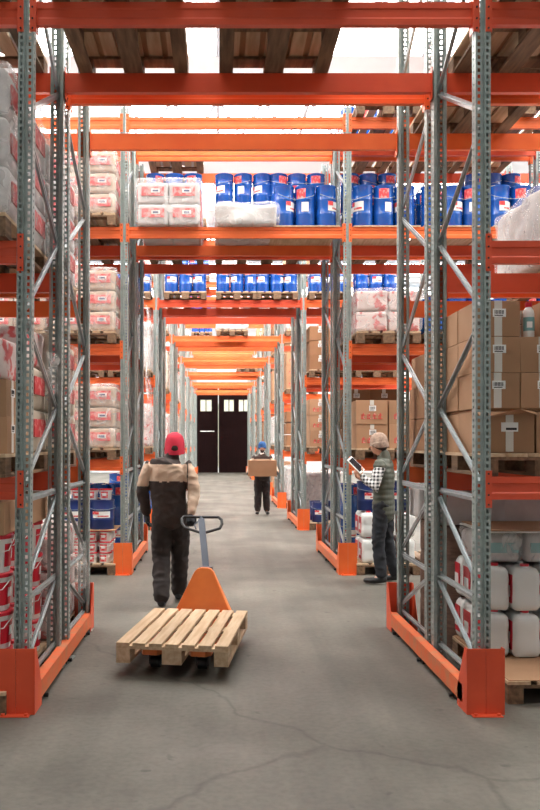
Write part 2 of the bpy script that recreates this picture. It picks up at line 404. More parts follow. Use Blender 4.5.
# beams
def beam_proto(color):
    t = thing('rack_beam', 'x', 'rack beam')
    prof = [(0,0), (0,.038), (.006,.046), (.006,.094), (0,.102), (0,.14), (.045,.14), (.045,0)]
    mb = MB(); mb.prism(prof, -1.348, 1.348); mb.build('beam_bar', color, t)
    for s in (-1, 1):
        mb = MB(); a, b = sorted((s*1.346, s*1.351)); mb.box(a, b, -.012, .06, -.05, .18)
        a, b = sorted((s*1.346, s*1.385)); mb.box(a, b, -.016, -.012, -.05, .18)
        c = mb.build('end_connector', color, t)
        mb = MB()
        for z in (-.03, .03, .1, .16): mb.tube((s*1.368, -.016, z), (s*1.368, -.021, z), .006, 8)
        mb.build('hook_rivet', 'dark', c)
    return Proto(t)
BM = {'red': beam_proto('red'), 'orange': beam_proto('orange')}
LVN = ['first shelf', 'second shelf', 'third shelf', 'top shelf']
def beams(row, bay, levels, which=(0,1,2,3)):
    P = ROWY[row]; cx = {'C': (XL+XR)/2, 'L': XL-1.4, 'R': XR+1.4, 'L2': XL-4.2, 'R2': XR+4.2}[bay]
    place = {'C': 'over the passage', 'L': 'in left bay', 'R': 'in right bay', 'L2': 'in outer left bay', 'R2': 'in outer right bay'}[bay]
    ys = [(P+.012, 0), (P+FD-.012, PI), (P+FD+GAP+.012, 0), (P+2*FD+GAP-.012, PI)]
    for i in which:
        for l in levels:
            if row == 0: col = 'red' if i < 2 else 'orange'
            elif bay == 'C': col = 'red' if (row == 1 and i > 1 and l == 2) or (row == 2 and l == 2) else 'orange'  # red on the second row's rear half is backlit shade put into colour
            else: col = 'red' if i in (1, 3) else 'orange'  # rear lines take the red as painted-in backlit shade
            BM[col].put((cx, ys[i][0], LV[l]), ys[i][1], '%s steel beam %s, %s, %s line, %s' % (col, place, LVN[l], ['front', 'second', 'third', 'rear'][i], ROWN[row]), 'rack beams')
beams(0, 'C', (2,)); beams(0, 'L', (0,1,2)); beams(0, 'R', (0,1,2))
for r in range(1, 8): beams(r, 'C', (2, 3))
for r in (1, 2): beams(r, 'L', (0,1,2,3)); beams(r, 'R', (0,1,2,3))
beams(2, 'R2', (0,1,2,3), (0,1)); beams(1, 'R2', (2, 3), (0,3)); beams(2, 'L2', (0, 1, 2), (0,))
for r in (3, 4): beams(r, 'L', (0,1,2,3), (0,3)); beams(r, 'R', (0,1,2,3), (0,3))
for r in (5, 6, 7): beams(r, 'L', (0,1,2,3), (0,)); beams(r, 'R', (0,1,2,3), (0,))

# end-of-rack guards: two folded plates joined by a rail
def guard_proto(color):
    t = thing('rack_guard', 'x', 'rack guard'); L = 2*FD+GAP
    for s, yy in ((1, 0), (-1, L)):
        mb = MB(); f = yy-s*.075
        # folded front: two halves meeting at a shallow ridge, then side wings that widen downward
        for x0, x1 in ((-.115, -.001), (.001, .115)):
            mb.add([(x0,f,.0),(x1,f,.0),(x1,f,.4),(x0,f,.4),(x0,f+s*.006,0),(x1,f+s*.006,0),(x1,f+s*.006,.4),(x0,f+s*.006,.4)],
                   [(0,1,2,3),(4,5,6,7),(0,1,5,4),(1,2,6,5),(2,3,7,6),(3,0,4,7)])
        for x in (-.115, .109):
            poly = [(f, 0), (f, .4), (f+s*.05, .4), (f+s*.2, .12), (f+s*.2, 0)]
            mb.prism(poly, x, x+.006)
        g = mb.build('guard_plate', color, t)
        mb = MB()
        for x in (-.07, .07): mb.tube((x, f-s*.03, 0), (x, f-s*.03, .018), .012, 8)
        mb.box(-.09, .09, *sorted((f-s*.05, f)), 0, .006); mb.build('anchor_foot', color, g)
    mb = MB()
    x0, x1, z0, z1, q = .045, .115, .045, .155, .005
    mb.box(x0, x1, .02, L-.02, z0, z0+q); mb.box(x0, x1, .02, L-.02, z1-q, z1); mb.box(x0, x0+q, .02, L-.02, z0, z1); mb.box(x1-q, x1, .02, L-.02, z0, z1)
    mb.build('guard_rail', 'scuffed', t)
    for y_ in (.25, L/2, L-.25): mb = MB(); mb.box(.06, .1, y_-.05, y_+.05, 0, .045); mb.tube((.09, y_, .02), (.13, y_, .02), .014, 8); mb.build('floor_anchor', 'dark', t)
    return Proto(t)
GD = {'red': guard_proto('red'), 'orange': guard_proto('orange')}
for r in range(8):
    for k in ('L', 'R'):
        x = POSX[k]; P = ROWY[r]
        # the rail is on the passage side: turn the right hand one about
        G = GD['red' if r == 0 else 'orange']
        lab = 'orange floor guard with rail %s of passage, %s' % ('left' if k == 'L' else 'right', ROWN[r])
        if k == 'L': G.put((x-(.045 if r == 0 else .01), P, 0), 0, lab, 'rack end guards')
        else: G.put((x-.008, P+2*FD+GAP, 0), PI, lab, 'rack end guards')

# ---------------------------------------------------------------- pallets
def pallet_proto(wood, tops, label, deck=None):
    t = thing('pallet', label, 'pallet')
    W, L = .8, 1.2
    n = len(tops); gap = (W-sum(tops))/(n-1); x = -W/2
    for b in tops:
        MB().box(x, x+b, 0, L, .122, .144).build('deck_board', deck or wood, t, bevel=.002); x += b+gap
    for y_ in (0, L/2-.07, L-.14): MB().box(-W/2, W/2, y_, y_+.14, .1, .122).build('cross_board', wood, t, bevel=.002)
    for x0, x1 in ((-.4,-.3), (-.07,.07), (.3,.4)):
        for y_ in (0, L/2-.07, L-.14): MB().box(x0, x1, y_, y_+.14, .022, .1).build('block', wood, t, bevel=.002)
        MB().box(x0, x1, 0, L, 0, .022).build('skid_board', wood, t, bevel=.002)
    return Proto(t)
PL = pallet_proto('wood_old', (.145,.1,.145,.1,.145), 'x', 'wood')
PH_ = .144
BX = lambda side, slot: {'C': (-.62, .36, 1.12)[slot] if side == 'C' else 0}.get(side) if side == 'C' else ((XR+.05+.05+.4+slot*.88) if side == 'R' else (XL-.05-.05-.4-slot*.88))
SLN = {'C': ['left', 'middle', 'right'], 'L': ['inner', 'middle', 'outer'], 'R': ['inner', 'middle', 'outer']}
BAYN = {'C': 'over passage', 'L': 'left bay', 'R': 'right bay'}
LZ = [0, 1.44, 2.90, 4.375, 5.76]
LZN = ['floor', 'first shelf', 'second shelf', 'third shelf', 'top shelf']
RS = ['nearest row', 'second row', 'third row', 'fourth row', 'fifth row', 'sixth row', 'seventh row', 'farthest row']
def place_name(row, side, lv, slot, half): return '%s %s, %s, %s%s' % (BAYN[side], SLN[side][slot], LZN[lv], RS[row], '' if half == 'A' else ' rear')
def base(row, side, lv, slot, half): 
    return BX(side, slot), ROWY[row]+(-.1 if half == 'A' else 1.12), LZ[lv]
def put_pallet(row, side, lv, slot, half='A'):
    x, y, z = base(row, side, lv, slot, half)
    PL.put((x, y, z), 0, 'brown wooden pallet, '+place_name(row, side, lv, slot, half), 'wooden pallets in the racks')
    return x, y, z+PH_

# soft rounded box
def soft(w, d, h, r=.04, nz=.01, ns=6, seed=0, seg=10, sag=0):
    bm = bmesh.new(); bmesh.ops.create_cube(bm, size=1)
    bmesh.ops.subdivide_edges(bm, edges=bm.edges, cuts=seg, use_grid_fill=True)
    off = Vector((seed*3.1, seed*1.7, seed*.9))
    for v in bm.verts:
        p = Vector((v.co.x*w, v.co.y*d, v.co.z*h)); hx = Vector((w/2-r, d/2-r, h/2-r))
        q = Vector((max(-hx.x, min(hx.x, p.x)), max(-hx.y, min(hx.y, p.y)), max(-hx.z, min(hx.z, p.z))))
        e = p-q
        if e.length > 1e-6: e = e.normalized()*r
        p = q+e
        k = noise.noise(p*ns+off)
        p += (e.normalized() if e.length else Vector((0,0,1)))*k*nz
        if sag and p.z > 0: p.z -= sag*(abs(p.x)*2/w)**2
        v.co = p+Vector((0,0,h/2))
        if v.co.z < 0: v.co.z = 0
    return bm
def bm_mesh(name, bm, m, smooth=True):
    me = bpy.data.meshes.new(name); bm.to_mesh(me); bm.free(); me.materials.append(M[m])
    if smooth: me.polygons.foreach_set('use_smooth', [True]*len(me.polygons))
    return me

# --- kinds of goods (prototype meshes; origin at base centre)
def sack_proto(m, w, d, h, seed, red=True, nz=.007):
    t = thing('sack', 'x', 'sack')
    obj('sack_body', bm_mesh('sack_body', soft(w, d, h, .03, nz, 7, seed), m), t)
    if red:
        mb = MB()
        mb.mi = 0; mb.box(-.14, .14, -d/2-.012, -d/2+.002, h*.36, h*.78)
        mb.mi = 1; mb.box(-.02, .09, -d/2-.015, -d/2-.011, h*.5, h*.68); mb.mi = 2; mb.box(0, .07, -d/2-.017, -d/2-.014, h*.55, h*.63)
        mb.mi = 0; mb.box(w/2-.002, w/2+.012, -d*.3, d*.3, h*.36, h*.78); mb.box(-w/2-.012, -w/2+.002, -d*.3, d*.3, h*.36, h*.78)
        mb.build('printed_label', ['redprint', 'paper', 'navy'], t)
    return Proto(t)
SK = sack_proto('bag', .39, .57, .255, 1)
SK2 = sack_proto('paperbag', .39, .57, .3, 2)
PK = sack_proto('pinkbag', .39, .57, .26, 3, False, .014)
WH = sack_proto('whitebag', .39, .57, .27, 4, False, .014)
def drum_proto(m, r, h, kind):
    t = thing('drum', 'x', 'drum')
    prof = [(0,0), (r*.97,0), (r,.01), (r,h*.30), (r*1.02,h*.32), (r*1.02,h*.34), (r,h*.36), (r,h*.64), (r*1.02,h*.66), (r*1.02,h*.68), (r,h*.7), (r,h-.02), (r*1.03,h-.015), (r*1.03,h), (r*.96,h), (r*.95,h-.012), (0,h-.012)]
    MB().lathe(prof, 24).build('drum_body', m, t, smooth=True)
    mb = MB(); a = -PI/2
    mb.lathe([(r+.003, h*.4), (r+.003, h*.62)], 8, a0=a-.75, a1=a+.75); mb.mi = 1
    mb.lathe([(r+.005, h*.52), (r+.005, h*.62)], 6, a0=a-.75, a1=a-.2); mb.lathe([(r+.0045, h*.44), (r+.0045, h*.48)], 6, a0=a-.3, a1=a+.6)
    if kind == 'r':
        mb.v = []; mb.f = []; mb.m = []; mb.mi = 1; mb.lathe([(r+.003, h*.7), (r+.003, h*.92)], 8, a0=a-.5, a1=a+.5)
        mb.mi = 0; mb.lathe([(r+.003, h*.38), (r+.003, h*.6)], 8, a0=a+.1, a1=a+.8)
    mb.build('drum_label', ['paper', 'redprint'], t)
    mb = MB(); mb.tube((r*.5,0,h-.014), (r*.5,0,h+.002), .028, 12); mb.build('bung_cap', 'white', t)
    mb = MB(); mb.path([(-r*1.04, 0, h*.8), (-r*1.1, -r*.5, h*.74), (-r*.5, -r*1.12, h*.68), (r*.5, -r*1.12, h*.68), (r*1.1, -r*.5, h*.74), (r*1.04, 0, h*.8)], .003, 5); mb.build('wire_handle', 'steel', t)
    return Proto(t)
DR = drum_proto('blue', .128, .46, 'w'); DR2 = drum_proto('blue', .128, .46, 'r'); DN = drum_proto('navy', .155, .37, 'w')
def bucket_proto(r, h, bodym, capm, side_red):
    t = thing('bucket', 'x', 'bucket')
    MB().lathe([(0,0), (r*.86,0), (r*.88,.008), (r*.97,h*.86), (r,h*.88), (r,h*.92)], 24).build('bucket_body', bodym, t, smooth=True)
    MB().lathe([(r*.95,h*.885), (r*1.04,h*.885), (r*1.05,h*.90), (r*1.05,h*.97), (r*1.0,h), (r*.9,h), (r*.88,h*.975), (0,h*.975)], 24).build('bucket_lid', capm, t, smooth=True)
    mb = MB(); mb.lathe([(r*.91, h*.15), (r*.97, h*.75)], 10, a0=(-PI/2-.8 if not side_red else -.75), a1=(-PI/2+.5 if not side_red else 1.0))
    mb.mi = 1; mb.lathe([(r*.945, h*.35), (r*.975, h*.6)], 6, a0=(-PI/2-.5 if not side_red else -.2), a1=(-PI/2+.2 if not side_red else .4))
    mb.build('bucket_label', ['redp' if side_red else 'redprint', 'paper'], t)
    mb = MB(); mb.path([(-r*1.06, 0, h*.84), (-r*.9, -r*.75, h*.6), (0, -r*1.12, h*.48), (r*.9, -r*.75, h*.6), (r*1.06, 0, h*.84)], .003, 5); mb.build('bucket_handle', 'white', t)
    return Proto(t)
BK = bucket_proto(.13, .235, 'white', 'redp', True); TB = bucket_proto(.08, .135, 'white', 'redp', False)
def carton_proto(w, d, h, m, tape='front', stamp=False):
    t = thing('carton', 'x', 'carton')
    MB().box(-w/2, w/2, -d/2, d/2, 0, h).build('carton_body', m, t, bevel=.004)
    mb = MB(); e = .0015
    mb.box(-.025, .025, -d/2-e, d/2+e, h-.001, h+e); mb.box(-.025, .025, -d/2-e, -d/2+.001, h*(.02 if m == 'cardboard' and not stamp and tape == 'front' else .8), h)
    mb.build('packing_tape', 'tape', t)
    mb = MB(); mb.box(-.035, .05, -d/2-.003, -d/2, h*.55, h*.78); mb.mi = 1
    for k in range(9): mb.box(-.025+k*.007, -.025+k*.007+(.004 if k % 3 else .002), -d/2-.004, -d/2-.003, h*.63, h*.74)
    mb.box(-.025, .03, -d/2-.004, -d/2-.003, h*.58, h*.605)
    mb.build('address_label', ['paper', 'print'], t)
    if stamp:
        mb = MB()
        for k in range(4):
            x = -.13+k*.07; z = h*.22
            mb.box(x, x+.05, -d/2-.003, -d/2, z, z+.008); mb.box(x, x+.05, -d/2-.003, -d/2, z+.045, z+.053)
            mb.box(x+.02, x+.03, -d/2-.003, -d/2, z, z+.075); mb.box(x+.002, x+.01, -d/2-.003, -d/2, z, z+.06)
        mb.build('red_stamp', 'redprint', t)
    return Proto(t)
CA = carton_proto(.288, .38, .232, 'cardboard'); CB = carton_proto(.39, .58, .3, 'cardboard', stamp=True); CD = carton_proto(.39, .58, .27, 'cardboard_dark')
CF = carton_proto(.39, .58, .2, 'cardboard', 'none')
def can_proto():
    t = thing('jerrycan', 'x', 'jerrycan'); w, d, h = .19, .235, .325
    bm = soft(w, d, h*.93, .035, .002, 5, 2, 8)
    for v in bm.verts:
        z = v.co.z/(h*.93)
        if .44 < z < .56: v.co.x *= .965; v.co.y *= .97
        if z > .8: v.co.x *= 1-(z-.8)*.6
    obj('can_body', bm_mesh('can_body', bm, 'can'), t)
    mb = MB(); mb.tube((0,-.05,h*.9), (0,-.05,h*.95), .034, 16, .03); mb.mi = 1; mb.tube((0,-.05,h*.94), (0,-.05,h), .03, 16); mb.build('screw_cap', ['can', 'redp'], t)
    mb = MB(); mb.path([(0,0,h*.92), (0,.01,h*.985), (0,.075,h*.985), (0,.09,h*.91)], .014, 8); mb.build('carry_handle', 'can', t, smooth=True)
    mb = MB(); mb.box(-w/2-.0035, -w/2+.001, -.08, .08, .05, .25); mb.mi = 1; mb.box(-w/2-.005, -w/2-.003, -.045, .055, .09, .17); mb.build('side_label', ['redp', 'paper'], t)
    return Proto(t)
JC = can_proto()

FB = ['front', 'back']
def fb(j, n): return 'front' if j == 0 else ('back' if j == n-1 else ('middle' if n == 3 else ('second', 'third')[j-1]))
def lr(i, n): return ('left', 'right')[i] if n == 2 else (('left', 'centre', 'right')[i] if n == 3 else ('left', 'mid-left', 'mid-right', 'right')[i])
def tr(k, n): return 'top' if k == n-1 and n > 1 else ('bottom', 'second', 'third', 'fourth', 'fifth')[k]
def grid(P, look, group, row, side, lv, slot, half, nx, ny, nz, dx, dy, dz, jit=.006, y0=None, pallet=True, zoff=0, rj=.03, skip=(), xo=0, sz=1):
    if pallet: x, y, z = put_pallet(row, side, lv, slot, half)
    else: x, y, z = base(row, side, lv, slot, half)
    if y0 is None: y0 = y+.02+dy/2
    else: y0 = y+y0+dy/2
    pn = place_name(row, side, lv, slot, half)
    for k in range(nz):
        for j in range(ny):
            for i in range(nx):
                if (i, j, k) in skip: continue
                P_ = P[(i+j*2+k+slot) % len(P)] if isinstance(P, list) else P
                xx = x+xo+(i-(nx-1)/2)*dx+random.uniform(-jit, jit); yy = y0+j*dy+random.uniform(-jit, jit)
                P_.put((xx, yy, z+zoff+k*dz), random.uniform(-rj, rj), '%s, %s %s %s, %s' % (look, tr(k, nz), fb(j, ny), lr(i, nx), pn), group, (1, 1, sz) if sz != 1 else None)
    return x, y, z
def film(x, y, z, w, d, h, label, seed=0, nz=.012):
    bm = soft(w, d, h, .05, nz, 6, seed, 14)
    bmesh.ops.delete(bm, geom=[f for f in bm.faces if all(v.co.z < .004 for v in f.verts)], context='FACES')
    o = obj('stretch_film', bm_mesh('stretch_film', bm, 'film'), None, (x, y, z)); tag(o, label, 'stretch film', 'stretch film over pallet loads'); return o
def sacks(row, side, lv, slot, half='A', nz=3, P=SK, look='tan sack with red print', wrap=True, dz=.26, ny=2):
    x, y, z = grid(P, look, 'sacks stacked on pallets', row, side, lv, slot, half, 2, ny, nz, .4, .58, dz, jit=.004, rj=.01)
    if wrap: film(x, y+.6, z, .86, 1.24, nz*dz+.035, 'clear film round the sack stack, '+place_name(row, side, lv, slot, half), row*7+lv*3+slot)
def drums(row, side, lv, slot, half='A', nz=1, ny=2, pallet=True, y0=None, P=None, sz=1):
    grid(P or [DR, DR2], 'blue drum', 'blue drums in the racks', row, side, lv, slot, half, 3, ny, nz, .268, .268, .46, jit=.004, rj=.9, pallet=pallet, y0=y0, zoff=0 if pallet else .02, sz=sz)
def cartons(row, side, lv, slot, half='A', nz=2, P=CB, dz=.3, look='brown carton', ny=2, **k):
    grid(P, look, 'brown cartons in the racks', row, side, lv, slot, half, 2, ny, nz, .4, .585, dz, **k)
def bundle(row, side, lv, slot, half='A', h=.9, m='whitebag', word='white wrapped load', xo=0, pallet=True):
    """a shapeless load inside film"""
    x, y, z = put_pallet(row, side, lv, slot, half) if pallet else base(row, side, lv, slot, half)
    if xo: bpy.context.scene.collection.objects[-1].location.x += xo; x += xo
    s = row*5+lv*2+slot
    t = thing('wrapped_load', '%s, %s' % (word, place_name(row, side, lv, slot, half)), 'wrapped load', (x, y+.6, z), 0, 'film wrapped bulk loads')
    obj('load_body', bm_mesh('load_body', soft(.78, 1.14, h, .06, .035, 4, s, 14), m), t)
    bm = soft(.83, 1.19, h+.03, .07, .03, 6, s+1, 14)
    obj('film_wrap', bm_mesh('film_wrap', bm, 'film'), t)

# ======== goods of the nearest row
FB0 = ['front', 'back']
# pallets over the passage (seen from below)
for sl, x in ((0, -.62), (1, .41)):
    PL.put((x, ROWY[0]-.1, LZ[3]), 0, 'empty weathered pallet over the passage, %s of two, nearest row' % ('left' if sl == 0 else 'right'), 'wooden pallets in the racks')
put_pallet(0, 'R', 3, 0)
put_pallet(0, 'R', 3, 0, 'B')
for nm, x in (('left pallet over the passage', -.62), ('right pallet over the passage', .41), ('inner pallet over right bay', XR+.5)):
    for h_ in range(2):
        if h_ and 'bay' not in nm: continue
        tag(MB().box(x-.39, x+.39, ROWY[0]-.09+h_*1.22, ROWY[0]+1.06+h_*1.22, LZ[3]+.1445, LZ[3]+.151).build('cardboard_sheet', 'cardboard'), 'added card sheet blocking light through %s, %s, nearest row' % (nm, FB0[h_]), 'cardboard sheet', 'card sheets added over pallet gaps')  # sheets added to close the deck gaps against roof light
# left bay
grid(BK, 'white bucket with red lid', 'red lidded buckets', 0, 'L', 0, 0, 'A', 3, 4, 4, .268, .28, .236, rj=.2, jit=.003)
grid(CF, 'flat brown carton on buckets', 'brown cartons in the racks', 0, 'L', 0, 0, 'A', 2, 2, 1, .4, .585, .2, pallet=False, zoff=.144+.945, rj=.01)
sacks(0, 'L', 0, 0, 'B', 3, P=PK, look='pink white pack')
x, y, z = put_pallet(0, 'L', 1, 0)
for j in range(2):
    CA.put((x+.2, y+.2+j*.3, z), PI/2+.02, 'tan carton at shelf edge, %s of two, bottom, left bay, nearest row' % FB[j], 'cartons by left post')
grid(SK2, 'pale paper sack', 'paper sacks', 0, 'L', 1, 0, 'A', 2, 1, 2, .4, .58, .3, pallet=False, zoff=.144, y0=.6, rj=.03)
SK2.put((x-.2, y+.32, z), 0, 'pale paper sack at left of tan cartons, first shelf, nearest row', 'paper sacks')
for j in range(2): CA.put((x+.2, y+.2+j*.3, z+.226), PI/2, 'tan carton on the shelf edge cartons, %s of two, left bay, nearest row' % FB[j], 'cartons by left post')
for j in range(2): PK.put((x+.18, y+.3+j*.6, z+(.455 if j == 0 else .61)), 0, 'pink and white pack over tan cartons, %s, left bay, nearest row' % FB[j], 'pink packs')
sacks(0, 'L', 1, 0, 'B', 3, P=SK2, look='pale paper sack', dz=.3)
WP = sack_proto('whitebag', .39, .57, .296, 6)
sacks(0, 'L', 2, 0, 'A', 3, P=WP, look='pale pack with pink print', dz=.3)
sacks(0, 'L', 2, 0, 'B', 3, P=WP, look='pale pack with pink print', dz=.3)
def print_buckets():
    t = thing('bucket', 'x', 'bucket'); r, h = .17, .3
    MB().lathe([(0,0), (r*.9,0), (r*.98,h*.86), (r*1.03,h*.88), (r*1.03,h*.97), (r*.95,h), (0,h*.98)], 28).build('bucket_body', 'white', t, smooth=True)
    for a in (-PI/2, 0):
        mb = MB(); q = lambda z: r*(.9+.08*z/h/.86)+.003
        mb.lathe([(q(h*.2), h*.2), (q(h*.32), h*.32)], 8, a0=a-.6, a1=a+.6); mb.mi = 1
        mb.lathe([(q(h*.34), h*.34), (q(h*.5), h*.5)], 8, a0=a-.2, a1=a+.6); mb.mi = 2
        mb.lathe([(q(h*.55), h*.55), (q(h*.72), h*.72)], 8, a0=a-.6, a1=a+.6)
        mb.build('bucket_label', ['green', 'redp', 'green'], t)
    return Proto(t)
PB = print_buckets()
x, y, z = put_pallet(0, 'L', 3, 0)
for k in range(2):
    for j in range(3):
        for i in range(2): PB.put((x-.155+i*.36, y+.2+j*.38, z+k*.3), .1*(i-j), 'white bucket with green and red print, %s %s %s, left bay, third shelf' % (tr(k,2), fb(j,3), lr(i,2)), 'printed buckets above left bay')
# right bay
def right_near():
    y = ROWY[0]
    X0 = 1.83
    for i in range(2):
        PL.put((X0+.4+i*.83, y+.12, 0), 0, 'worn pallet on floor under jerrycans, %s, right bay' % ('passage side' if i == 0 else 'outer side'), 'wooden pallets in the racks')
        tag(MB().box(X0+.01+i*.83, X0+.82+i*.83, y+.13, y+1.31, .144, .15).build('cardboard_sheet', 'cardboard'), 'flat brown cardboard sheet on the pallet, %s, right bay' % ('passage side' if i == 0 else 'outer side'), 'cardboard sheet', 'cardboard sheets under jerrycans')
    for k in range(2):
        for j in range(3):
            for i in range(5):
                JC.put((X0+.12+i*.205, y+.78+j*.25-(.03 if i == 1 else 0), .151+k*.325), 0,
                       'white jerrycan with red cap, %s tier, %s row, %s, right bay floor' % (('lower', 'upper')[k], ('front', 'middle', 'back')[j], ('leftmost', 'second', 'third', 'fourth', 'rightmost')[i]), 'jerrycans in right bay')
    # soft teal packs over the cans
    for i in range(3):
        t = thing('pack', 'pale teal and white film pack on the jerrycans, %s' % ('left', 'centre', 'right')[i], 'pack', (X0+.18+i*.31, y+1.0, .801), 0, 'teal packs on jerrycans')
        obj('pack_body', bm_mesh('pack_body', soft(.29, .5, .2, .05, .02, 8, i+4), 'whitebag'), t)
        MB().box(-.1, .12, -.262, -.24, .07, .14).build('pack_print', 'teal', t)
        tag(obj('stretch_film', bm_mesh('f', soft(.31, .56, .225, .05, .02, 9, i), 'film'), None, (X0+.18+i*.31, y+1.0, .801)), 'crumpled clear film over the teal pack, %s' % ('left', 'centre', 'right')[i], 'stretch film', 'film over teal packs')
    for i in range(2):
        tag(MB().box(X0+.02+i*.03, X0+.8, y+.6, y+1.2+i*.04, 1.028+i*.012, 1.036+i*.012).build('cardboard_sheet', 'cardboard' if i else 'paper'), 'flat %s sheet lying over the teal packs, %s' % (('white paper', 'brown card')[i], ('lower', 'upper')[i]), 'cardboard sheet', 'sheets over teal packs')
    # back half: brown rolls, white bags on top
    for i in range(2):
        for j in range(2):
            t = thing('wrapped_roll', 'tall brown wrapped roll, %s %s, behind jerrycans' % (('passage side', 'outer side')[i], FB[j]), 'roll', (1.99+i*.5, y+1.5+j*.5, 0), 0, 'brown rolls behind jerrycans')
            MB().lathe([(0,0), (.22,0), (.23,.01), (.23,.3), (.225,.32), (.23,.34), (.23,.7), (.224,.72), (.23,.74), (.23,.98), (.2,1.0), (.05,1.0), (.05,.99), (0,.99)], 26).build('roll_body', 'brownroll', t, smooth=True)
            WH.put((1.99+i*.47, y+1.5+j*.55, 1.005), PI/2, 'white bag on the brown roll, %s %s' % (('passage side', 'outer side')[i], FB[j]), 'white bags on rolls')
    # first shelf: cartons
    PL.put((2.07, y+.12, 1.44), 0, 'wooden pallet under the brown cartons, first shelf, right bay, nearest row', 'wooden pallets in the racks')
    y += .32; z = 1.44+.144; pn = 'right bay first shelf'
    t = thing('open_carton', 'open brown carton with raised flaps, bottom front of carton stack', 'carton', (1.87, y+.14, z))
    mb = MB(); w, d, h, q = .38, .38, .27, .004
    mb.box(-w/2, w/2, -d/2, -d/2+q, 0, h); mb.box(-w/2, w/2, d/2-q, d/2, 0, h); mb.box(-w/2, -w/2+q, -d/2, d/2, 0, h); mb.box(w/2-q, w/2, -d/2, d/2, 0, h); mb.box(-w/2, w/2, -d/2, d/2, 0, q)
    mb.build('carton_body', 'cardboard', t)
    mb = MB(); mb.add([(-w/2,-d/2,h), (w/2,-d/2,h), (w/2-.01,-d/2-.1,h-.03), (.04,-d/2-.13,h+.012), (-w/2-.01,-d/2-.13,h-.045)], [(0,1,2,3,4)])
    mb.build('flap', 'cardboard', t)
    mb = MB(); mb.box(-.0, .05, -d/2-.002, -d/2, .01, h-.02); mb.build('packing_tape', 'tape', t)
    mb = MB(); mb.box(-.03, .08, -d/2-.004, -d/2-.002, .14, .2); mb.mi = 1; mb.box(0, .07, -d/2-.005, -d/2-.004, .15, .165); mb.build('address_label', ['paper', 'print'], t)
    for j in range(2):
        for i in range(3):
            if i == 0 and j == 0: continue
            CF_ = CB2
            CF_.put((1.87+i*.385, y+.14+j*.4, z), 0, 'brown carton, bottom tier, %s %s, %s' % (fb(j,3), lr(i,3), pn), 'carton stack in right bay')
    for k in range(3):
        for j in range(2):
            for i in range(3):
                if k == 2 and j == 0 and i == 1: continue
                xx = 1.82+i*.293; yy = y+.14+j*.39
                if k == 2 and i == 2: xx = 2.26+.15*(j > 0)
                CA.put((xx, yy, z+.29+k*.234), random.uniform(-.02, .02), 'brown carton, %s tier, %s %s, %s' % (('second', 'third', 'top')[k], fb(j,3), lr(i,3), pn), 'carton stack in right bay')
    tag(MB().box(1.69, 2.5, y-.04, y+1.14, z+.272, z+.288).build('cardboard_sheet', 'cardboard_dark'), 'brown card sheet between bottom and second carton tiers', 'cardboard sheet')
    # bottle
    t = thing('bottle', 'white bottle with red cap and teal label standing among cartons', 'bottle', (2.045, y+.02, z+.29+.468+.003))
    MB().lathe([(0,0), (.034,0), (.037,.008), (.037,.15), (.033,.175), (.02,.195), (.017,.2), (.017,.21), (0,.21)], 20).build('bottle_body', 'white', t, smooth=True)
    MB().lathe([(.0175,.198), (.022,.198), (.022,.228), (0,.23)], 16).build('cap', 'redp', t, smooth=True)
    mb = MB(); mb.lathe([(.0378,.04), (.0378,.13)], 16, a0=-PI*.95, a1=-PI*.05); mb.mi = 1; mb.lathe([(.0385,.06), (.0385,.1)], 6, a0=-PI*.7, a1=-PI*.4); mb.build('label', ['teal', 'paper'], t)
CB2 = carton_proto(.37, .38, .268, 'cardboard'); right_near()
bundle(0, 'R', 2, 1, 'B', .62, xo=-.12)
bundle(0, 'R', 2, 1, 'A', .5)
cartons(0, 'R', 1, 0, 'B', 3, P=CD, dz=.275, look='dark brown carton')
cartons(0, 'R', 1, 1, 'B', 2, P=CD, dz=.275, look='dark brown carton')

# ======== second row
for sl in (0, 1):
    sacks(1, 'L', 3, sl, nz=3 if sl == 0 else 4); sacks(1, 'L', 2, sl, nz=3); sacks(1, 'L', 1, sl, nz=3)
bundle(1, 'L', 3, 0, 'B', .7); drums(1, 'L', 2, 0, 'B', 2, ny=2); bundle(1, 'L', 1, 0, 'B', .7, 'pinkbag', 'pink white wrapped load'); bundle(1, 'L', 4, 0, 'B', .6)
for sl in (0, 1): 
    grid(TB, 'small white tub with red lid', 'small tubs on floor pallets', 1, 'L', 0, sl, 'A', 4, 3, 3, .175, .18, .136, rj=.3, jit=.003)
    pn = place_name(1, 'L', 0, sl, 'A')
    x, y, z = base(1, 'L', 0, sl, 'A')
    tag(MB().box(x-.4, x+.4, y, y+.6, z+.144+.41, z+.144+.42).build('cardboard_sheet', 'cardboard'), 'card sheet over the small tubs, '+pn, 'cardboard sheet', 'card sheets over tubs')
    for j in range(1):
        for i in range(2): DN.put((x-.18+i*.36+(.03 if sl == 0 else 0), y+.17+j*.34, z+.144+.42), .1, 'navy drum on the small tubs, %s, %s' % (lr(i,2), pn), 'navy drums over tubs')
    for i in range(4): TB.put((x-.27+i*.175, y+.2, z+.144+.79), 0, 'small tub on the navy drums, %s, %s' % (lr(i,4), pn), 'small tubs on floor pallets')
drums(1, 'L', 0, 0, 'B', 2)
